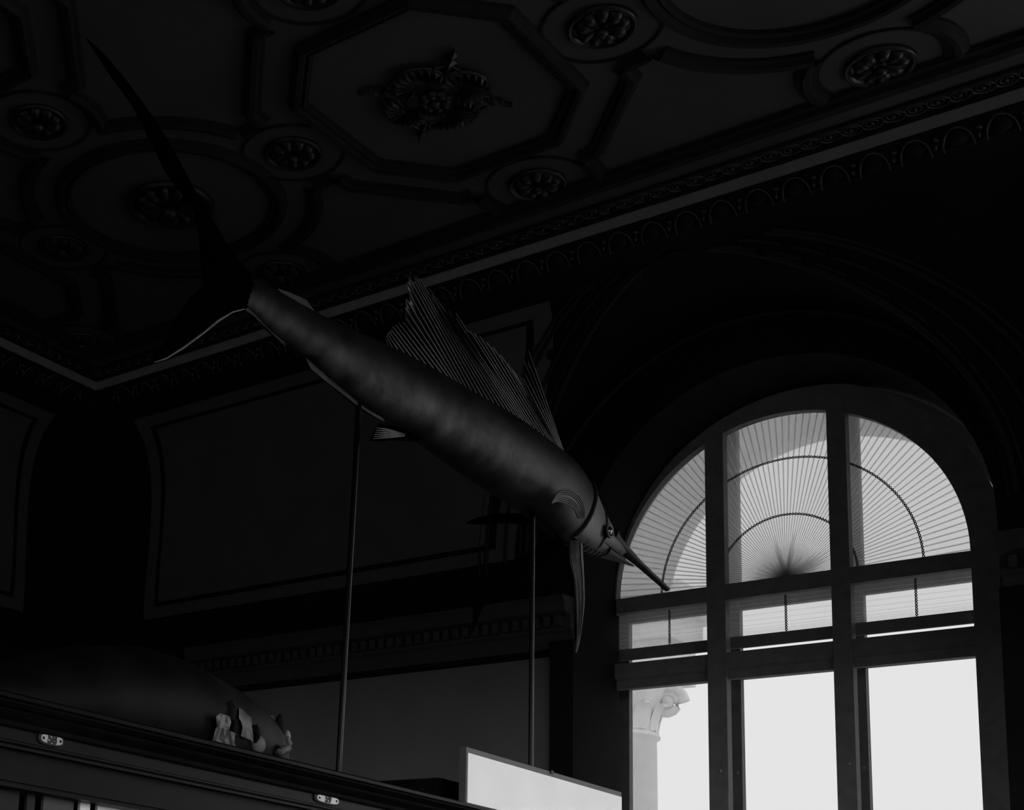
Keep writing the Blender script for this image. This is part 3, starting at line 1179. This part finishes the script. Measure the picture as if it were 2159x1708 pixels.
# ------------------------------------------------------------------ the sailfish
XF = -2.45
fish = thing('stuffed_sailfish', 'large stuffed sailfish with raised sail mounted on two rods above the case', 'stuffed fish', (XF, 3.9, ZT))
P = lambda px, py, dx=0.: onX(px, py, XF + dx)
PAIRS = [((527, 574), (511, 652)), ((556, 594), (530, 664)), ((600, 620), (565, 700)), ((660, 655), (610, 735)), ((720, 685), (657, 775)), ((780, 712), (712, 822)),
         ((840, 740), (770, 868)), ((905, 776), (830, 900)), ((992, 828), (905, 945)), ((1069, 874), (975, 995)), ((1130, 917), (1045, 1042)), ((1188, 962), (1110, 1082)),
         ((1222, 1003), (1172, 1133)), ((1243, 1037), (1218, 1158)), ((1262, 1072), (1254, 1170)), ((1284, 1108), (1286, 1174)), ((1302, 1138), (1308, 1178))]
TOP = [P(*a) for a, b in PAIRS]
BOT = [P(*b) for a, b in PAIRS]
WID = [.34, .40, .45, .5, .53, .55, .56, .56, .56, .56, .56, .55, .54, .52, .50, .5, .55]
NST, NRING = 96, 32


def fish_ring(t, grow=1.0):
    a, b = smooth_at(TOP, t), smooth_at(BOT, t)
    c, hv = (a + b) / 2, (a - b) / 2
    hh = hv.length * .915 * grow
    hv.normalize()
    i = max(0, min(len(WID) - 2, int(t)))
    w = lerp(WID[i], WID[i + 1], t - i) * hh
    ring = []
    for k in range(NRING):
        th = 2 * math.pi * k / NRING
        ct, st = math.cos(th), math.sin(th)
        ring.append(c + hv * (hh * math.copysign(abs(st) ** .92, st)) + Vector((w * math.copysign(abs(ct) ** .95, ct), 0, 0)))
    return ring


TM = len(PAIRS) - 1
T_OP = 12.9                              # where the gill cover starts
mb = MB()
rows = [fish_ring(TM * k / NST, 1.0 if TM * k / NST < T_OP else .985) for k in range(NST + 1)]
mb.grid(rows, True).cap(rows[0]).cap(rows[-1][::-1])
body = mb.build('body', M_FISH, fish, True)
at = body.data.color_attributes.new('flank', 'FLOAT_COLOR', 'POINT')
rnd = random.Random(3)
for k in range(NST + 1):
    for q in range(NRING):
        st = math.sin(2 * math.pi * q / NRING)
        v = math.exp(-((st + .52) / .38) ** 2)            # silvery flank with a painted highlight; back and belly painted darker
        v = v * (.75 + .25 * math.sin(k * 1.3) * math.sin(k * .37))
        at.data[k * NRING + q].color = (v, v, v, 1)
# gill cover plates (a slightly larger shell over the head, open at its rear edge)
for side in (1, -1):
    for (ta, tb, gr, nm) in ((12.35, 13.95, 1.035, 'gill_cover'), (13.7, 15.0, 1.045, 'cheek_plate')):
        mb = MB()
        rr = []
        for q in range(15):
            t = lerp(ta, tb, q / 14)
            R = fish_ring(t, gr if q < 12 else gr - (q - 11) * .012)
            k0, k1 = (-6, 7)
            sl = [R[k % NRING] for k in range(k0, k1 + 1)] if side == 1 else [R[(NRING // 2 - k) % NRING] for k in range(k0, k1 + 1)]
            rr.append(sl)
        inner = [fish_ring(ta, .95)[k % NRING] if side == 1 else fish_ring(ta, .95)[(NRING // 2 - k) % NRING] for k in range(-6, 8)]
        mb.grid([inner] + rr)
        mb.build(nm, M_FISHB, fish, True)
    # eye
    e = P(1284, 1120, .0)
    e = Vector((XF + side * .058, e.y, e.z)) if side == -1 else P(1283, 1120, .062)
    o = MB().ell(e, .014, .019, .019, 14, 8).build('eye', M_EYE, fish, True)
    MB().tube([e + Vector((side * .004, .023 * math.cos(a), .023 * math.sin(a))) for a in [2 * math.pi * q / 20 for q in range(21)]], .005, 6, False).build('eye_rim', M_FISHB, o, True)
# ridged gill membrane under the throat
for q in range(7):
    t = 12.75 + q * .27
    R = fish_ring(t, 1.03)
    MB().tube([R[k % NRING] for k in range(-11, -4)], [.004, .008, .009, .009, .008, .006, .003], 6).build('gill_ridge', M_FISHB, fish, True)
# dark gill opening behind the cover, and the seam between the cover and the cheek plate
for t_, r_a, k0, k1 in ((12.3, .009, -6, 8), (13.75, .006, -5, 6)):
    R_ = fish_ring(t_, 1.03)
    MB().tube([R_[k % NRING] for k in range(k0, k1)], [.002] + [r_a] * (k1 - k0 - 2) + [.002], 6).build('gill_opening', M_DARK, fish, True)
# bill and lower jaw
ba, bb = P(1280, 1128), P(1407, 1243)
n = 14
mb = MB()
rows = []
for k in range(n + 1):
    t = k / n
    c = ba.lerp(bb, t)
    r = lerp(.036, .0125, min(1, t * 1.9) ** .55) if t < .55 else lerp(.0125, .0095, (t - .55) / .45)
    rows.append([c + Vector((r * 1.25 * math.cos(2 * math.pi * q / 14), 0, 0)) + Vector((0, .45, .9)).normalized() * (r * math.sin(2 * math.pi * q / 14)) for q in range(14)])
mb.grid(rows, True).cap(rows[-1]).build('bill', M_BILL, fish, True)
ja, jb = P(1268, 1163), P(1335, 1193)
rows = []
for k in range(9):
    t = k / 8
    c = ja.lerp(jb, t)
    r = lerp(.034, .004, t ** .8)
    rows.append([c + Vector((r * 1.1 * math.cos(2 * math.pi * q / 12), 0, 0)) + Vector((0, .45, .9)).normalized() * (r * .8 * math.sin(2 * math.pi * q / 12)) for q in range(12)])
MB().grid(rows, True).cap(rows[-1]).build('lower_jaw', M_BILL, fish, True)
# maxilla plate
for side in (1, -1):
    mb = MB()
    a = [P(1256, 1118), P(1270, 1128), P(1290, 1142), P(1308, 1164)]
    b = [P(1250, 1146), P(1268, 1156), P(1284, 1164), P(1304, 1171)]
    off = [.062, .056, .046, .03]
    mb.grid([[a[i] + Vector((side * (off[i] - .016), 0, 0)), a[i].lerp(b[i], .5) + Vector((side * off[i], 0, 0)), b[i] + Vector((side * (off[i] - .02), 0, 0))] for i in range(4)])
    mb.build('maxilla_plate', M_FISHB, fish, True)

# the sail (first dorsal fin): pleated membrane, ragged edge, one ray per pleat
SB = [(1189, 963), (1180, 953), (1165, 940), (1130, 917), (1097, 897), (1040, 857), (985, 823), (935, 788), (870, 755), (815, 727)]
ST = [(1113, 742), (1092, 790), (1050, 740), (984, 684), (930, 640), (884, 592), (857, 588), (846, 663), (822, 690), (812, 716)]
NRAY = 40
rows = [[] for _ in range(9)]
tips, bases = [], []
for k in range(NRAY * 2 + 1):
    t = k / (NRAY * 2) * (len(SB) - 1)
    b = smooth_at([Vector(p) for p in SB], t)
    e = smooth_at([Vector(p) for p in ST], t) if t > 1.2 else poly_at(ST, t)
    rg = random.Random(k // 2).uniform(.9, 1.03)
    d = e - b
    e = b + d * (rg if k % 2 == 0 else rg * .96)
    b = b - d.normalized() * 16
    zig = .008 if k % 2 == 0 else -.008
    for q in range(9):
        u = q / 8
        pp = b.lerp(e, u)
        wave = .018 * math.sin(k * .21 + u * 2.5) * u + .05 * u * u
        rows[q].append(P(pp.x, pp.y, zig * (.3 + .7 * u) * (1 if u < .9 else .4) + wave))
    if k % 2 == 0:
        tips.append([r[-1] for r in rows])
sail = MB().grid(rows).build('sail', M_FIN, fish, False)
for k, pts in enumerate(tips):
    MB().tube([p + Vector((.003, 0, 0)) for p in pts], [.0045, .0045, .004, .004, .0035, .003, .003, .0025, .0015], 5).build('fin_ray', M_FIN, sail, True)


def fin(name, outline, m_, thick=.012, x0=0., x1=0., parent=None, rays=0, root=None):
    """solid fin from an outline drawn on the fish's plane; x0..x1 bends it sideways away from its root"""
    root = Vector(root) if root else Vector(outline[0])
    far = max((Vector(p) - root).length for p in outline)
    mb = MB()
    A, B = [], []
    for p in outline:
        u = (Vector(p) - root).length / far
        dx = lerp(x0, x1, u)
        A.append(P(p[0], p[1], dx + thick / 2 * (1.05 - u)))
        B.append(P(p[0], p[1], dx - thick / 2 * (1.05 - u)))
    n = len(outline)
    mb.add(A + B, [tuple(range(n)), tuple(range(2 * n - 1, n - 1, -1))] + [(i, n + i, n + (i + 1) % n, (i + 1) % n) for i in range(n)])
    o = mb.build(name, m_, parent or fish)
    tips_ = sorted(outline, key=lambda p: -(Vector(p) - root).length)
    for k in range(rays):
        q = Vector(tips_[0]).lerp(Vector(tips_[min(len(tips_) - 1, 3)]), k / max(1, rays - 1)) if False else None
    return o


UL = [(530, 578), (505, 550), (485, 525), (450, 465), (405, 390), (360, 305), (300, 215), (230, 125), (180, 78), (183, 88), (238, 168), (285, 235), (320, 320), (365, 390), (410, 445), (415, 480), (422, 525), (425, 590), (432, 612), (470, 640), (512, 640)]
LL = [(512, 600), (470, 600), (428, 605), (405, 620), (385, 650), (360, 690), (345, 720), (335, 750), (322, 764), (350, 755), (385, 733), (430, 700), (460, 675), (490, 658), (514, 652)]


def lobe(name, lead, trail, m_, thick, rays):
    """tail lobe between a leading and a trailing edge, lens-shaped in section, with raised rays"""
    n = 24
    L = [smooth_at([Vector(p) for p in lead], (len(lead) - 1) * k / n) for k in range(n + 1)]
    T = [smooth_at([Vector(p) for p in trail], (len(trail) - 1) * k / n) for k in range(n + 1)]
    mb = MB()
    rows = []
    for k in range(n + 1):
        th = thick * (1 - .85 * k / n)
        row = []
        for q in range(7):
            u = q / 6
            p = L[k].lerp(T[k], u)
            row.append(P(p.x, p.y, th / 2 * math.sin(math.pi * (.12 + .83 * (1 - u)))))
        for q in range(6, -1, -1):
            u = q / 6
            p = L[k].lerp(T[k], u)
            row.append(P(p.x, p.y, -th / 2 * math.sin(math.pi * (.12 + .83 * (1 - u)))))
        rows.append(row)
    mb.grid(rows, True).cap(rows[0]).cap(rows[-1])
    o = mb.build(name, m_, fish, True)
    for j in range(rays):
        u = (j + .5) / rays
        MB().tube([P(*L[k].lerp(T[k], u), thick / 2 * (1 - .85 * k / n) * math.sin(math.pi * (.12 + .83 * (1 - u)))) for k in range(0, int(n * (.95 - .3 * u)), 2)], .0035, 5).build('fin_ray', m_, o, True)
    return o


lobe('tail_lobe', [(540, 585), (505, 550), (485, 525), (450, 465), (405, 390), (360, 305), (300, 215), (230, 125), (180, 78)],
     [(520, 645), (470, 640), (430, 608), (422, 540), (410, 448), (350, 365), (285, 235), (238, 168), (181, 82)], M_TAIL, .06, 5)
lobe('tail_lobe', [(520, 652), (490, 657), (460, 675), (430, 700), (385, 733), (350, 755), (325, 763)],
     [(530, 590), (480, 600), (428, 605), (392, 640), (360, 690), (340, 735), (323, 761)], M_TAIL, .06, 6)
# bright leading rim of the lower lobe
MB().tube([P(x, y, .008) for x, y in ((514, 652), (490, 658), (460, 676), (430, 701), (385, 734), (350, 756), (325, 764))], [.002, .0025, .0035, .003, .003, .002, .001], 6).build('tail_rim', M_STUFFL, fish, True)
fin('second_dorsal_fin', [(585, 608), (612, 617), (646, 632), (668, 662), (640, 650), (600, 625)], M_FIN, .012)
fin('second_anal_fin', [(512, 650), (535, 666), (560, 690), (603, 731), (598, 722), (620, 735), (600, 700), (560, 672), (525, 640)], M_FIN, .012)
fin('anal_fin', [(640, 745), (656, 778), (690, 806), (724, 832), (752, 854), (790, 878), (812, 890), (800, 868), (740, 820), (690, 775)], M_FIN, .012)
fin('vent_fin', [(840, 900), (800, 893), (786, 910), (778, 930), (800, 931), (830, 928), (880, 932), (890, 922)], M_TAIL, .02, .02, .06)
for q in range(6):
    MB().tube([P(852, 916 + q * .6, .05), P(820, 906 + q * 3.2, .07), P(794 - q * 1.5, 902 + q * 4.6, .075)], [.003, .003, .001], 5).build('fin_ray', M_FISHB, fish, True)


def blade(name, A, B, x0, x1, m_, ridges=0, thick=.014, n=18):
    """long narrow fin between two edge curves, bending from x0 to x1 away from the body"""
    A, B = [Vector(p) for p in A], [Vector(p) for p in B]
    rows = []
    rd = []
    for k in range(n + 1):
        a, b = smooth_at(A, (len(A) - 1) * k / n), smooth_at(B, (len(B) - 1) * k / n)
        dx = lerp(x0, x1, k / n)
        th = thick * (1 - .8 * k / n)
        m = 10
        f = [P(*a.lerp(b, q / m), dx + th / 2 * math.sin(math.pi * (q + .5) / (m + 1)) + (.004 * (q % 2) if ridges else 0)) for q in range(m + 1)]
        g = [P(*a.lerp(b, q / m), dx - th / 2 * math.sin(math.pi * (q + .5) / (m + 1))) for q in range(m, -1, -1)]
        rows.append(f + g)
    o = MB().grid(rows, True).cap(rows[0]).cap(rows[-1]).build(name, m_, fish, True)
    for j in range(ridges):
        u = (j + .5) / ridges
        pts = []
        for k in range(n + 1):
            a, b = smooth_at(A, (len(A) - 1) * k / n), smooth_at(B, (len(B) - 1) * k / n)
            p = a.lerp(b, u)
            pts.append(P(p.x, p.y, lerp(x0, x1, k / n) + thick * .5 * (1 - .8 * k / n) + .002))
        MB().tube(pts, .0032, 5).build('fin_ray', M_FISHB, o, True)
    return o


# pectoral fin on the near side, lying back along the flank
blade('pectoral_fin', [(1232, 1092), (1232, 1068), (1222, 1046), (1200, 1031), (1178, 1036), (1163, 1060)],
      [(1218, 1092), (1212, 1079), (1203, 1069), (1190, 1062), (1175, 1058), (1163, 1061)], .115, .165, M_FISHB, 8, .02)
# pectoral fin on the far side
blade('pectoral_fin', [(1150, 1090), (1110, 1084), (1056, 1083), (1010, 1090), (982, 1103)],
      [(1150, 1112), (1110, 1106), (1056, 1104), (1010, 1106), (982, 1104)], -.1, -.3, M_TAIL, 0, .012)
# the two long pelvic fins hanging under the throat
blade('pelvic_fin', [(1200, 1140), (1200, 1180), (1210, 1225), (1214, 1290), (1216, 1340), (1213, 1376)],
      [(1228, 1140), (1230, 1180), (1232, 1225), (1232, 1280), (1224, 1340), (1215, 1376)], .02, .06, M_FIN, 3, .012)
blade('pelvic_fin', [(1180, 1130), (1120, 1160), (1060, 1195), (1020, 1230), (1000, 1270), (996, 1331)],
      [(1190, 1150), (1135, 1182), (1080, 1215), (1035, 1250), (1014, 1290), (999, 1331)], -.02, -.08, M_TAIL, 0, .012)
# mounting rods
for (p0, p1) in (((757, 846), (713, 1615)), ((1123, 1080), (1118.5, 1725))):
    a, b = P(*p0), P(*p1)
    b = Vector((XF, b.y, ZT))
    a = a + (a - b).normalized() * .05
    rod = MB().tube([b, a], .0085, 12).build('mounting_rod', M_ROD, fish, True)
    MB().tube([b, b + Vector((0, 0, .008))], .03, 16).build('rod_foot', M_ROD, rod, True)

# ------------------------------------------------------------------ second stuffed fish lying on the case at the left
XF2 = -2.78
f2 = thing('stuffed_fish', 'bulky stuffed fish with blunt head lying on the case at lower left', 'stuffed fish', (XF2, 2.6, ZT))
Q = lambda px, py, dx=0.: onX(px, py, XF2 + dx)
TP = [(-150, 1440), (-40, 1405), (60, 1380), (150, 1362), (270, 1362), (330, 1374), (400, 1400), (440, 1420), (480, 1441), (520, 1468), (555, 1497), (580, 1522), (598, 1545), (608, 1562)]
WD = [.05, .10, .14, .17, .18, .18, .18, .175, .17, .16, .14, .115, .08, .05]
TP = [(x - (34 * min(1, max(0, (x - 150) / 300))), y) for x, y in TP]
tops = [Q(*p) for p in TP]
rows = []
NR = 28
for k in range(65):
    t = (len(TP) - 1) * k / 64
    a = smooth_at(tops, t)
    i = max(0, min(len(WD) - 2, int(t)))
    w = lerp(WD[i], WD[i + 1], t - i) * 1.05
    zb = ZT + .004 + (.035 if t > 11.5 else 0) * (t - 11.5) / 1.5 + max(0, 1.5 - t) * .05
    c = Vector((XF2, a.y, (a.z + zb) / 2))
    hh = (a.z - zb) / 2
    rows.append([c + Vector((w * math.cos(2 * math.pi * q / NR), 0, hh * math.sin(2 * math.pi * q / NR))) for q in range(NR)])
b2 = MB().grid(rows, True).cap(rows[0]).cap(rows[-1]).build('body', M_STUFF, f2, True)
at = b2.data.color_attributes.new('flank', 'FLOAT_COLOR', 'POINT')
for k in range(65):
    v = max(0, min(1, (k / 64 - .42) * 1.1))    # head painted lighter as window light would fall, hind body darker
    for q in range(NR):
        at.data[k * NR + q].color = (v, v, v, 1)


def surf2(t, q, lift=1.0):
    k = int(64 * t / (len(TP) - 1))
    r = rows[k]
    c = sum(r, Vector()) / NR
    return c + (r[q % NR] - c) * lift


def t_of(px):
    for i in range(len(TP) - 1):
        if TP[i][0] <= px <= TP[i + 1][0]:
            return i + (px - TP[i][0]) / (TP[i + 1][0] - TP[i][0])
    return len(TP) - 1


# gill plate, lips, mouth, cheek, pectoral fin: each laid on the near flank where it shows
def proj(p):
    v = CM @ Vector((p[0], p[1], p[2] - ZC))
    return F_ * v[0] / v[2] + CX_, F_ * v[1] / v[2] + CY_


FLANK = [(k, q, proj(rows[k][q % NR])) for k in range(20, 65) for q in range(-6, 8)]


def on_flank(px, py, lift=.0):
    best = sorted(FLANK, key=lambda e: (e[2][0] - px) ** 2 + (e[2][1] - py) ** 2)[:3]
    p, wsum = Vector(), 0
    for k, q, e in best:
        w = 1 / (1 + math.hypot(e[0] - px, e[1] - py))
        p += rows[k][q % NR] * w
        wsum += w
    return p / wsum + Vector((lift, 0, 0))


MB().grid([[on_flank(lerp(495, 505, v) + u * 22, lerp(1470, 1565, v) + u * 10, .012) for u in (0, .35, .7, 1)] for v in [k / 7 for k in range(8)]]).build('gill_plate', M_STUFFL, f2, True)
MB().ell(on_flank(582, 1532, .012), .014, .016, .036, 12, 8).build('mouth', M_DARK, f2, True)
MB().tube([on_flank(570, 1512, .006), on_flank(566, 1530, .008), on_flank(568, 1550, .008)], [.006, .011, .008], 8).build('upper_lip', M_STUFFL, f2, True)
MB().tube([on_flank(568, 1572, .02), on_flank(580, 1580, .02), on_flank(592, 1579, .016), on_flank(602, 1568, .012), on_flank(604, 1553, .008)], [.012, .015, .015, .013, .006], 8).build('lower_lip', mat('fish_lip_pale', .11), f2, True)
MB().ell(on_flank(592, 1554, .022), .012, .010, .020, 10, 7).build('tongue', mat('fish_mouth_pale', .22), f2, True)
MB().ell(on_flank(548, 1562, .002), .018, .026, .026, 12, 8).build('cheek', mat('fish_cheek_pale', .09), f2, True)
MB().grid([[on_flank(lerp(452, 432, u) + lerp(14, 60, u) * q / 6, lerp(1508, 1572, u), .015 + .004 * (q % 2)) for q in range(7)] for u in [k / 7 for k in range(8)]]).build('pectoral_fin', M_STUFFL, f2, True)
for (xa, ya), (xb, yb) in (((478, 1462), (496, 1562)), ((532, 1500), (540, 1570))):
    MB().tube([on_flank(lerp(xa, xb, k / 8), lerp(ya, yb, k / 8), .004) for k in range(9)], [.003, .008, .011, .012, .012, .011, .010, .008, .005], 6).build('gill_slit', M_DARK, f2, True)
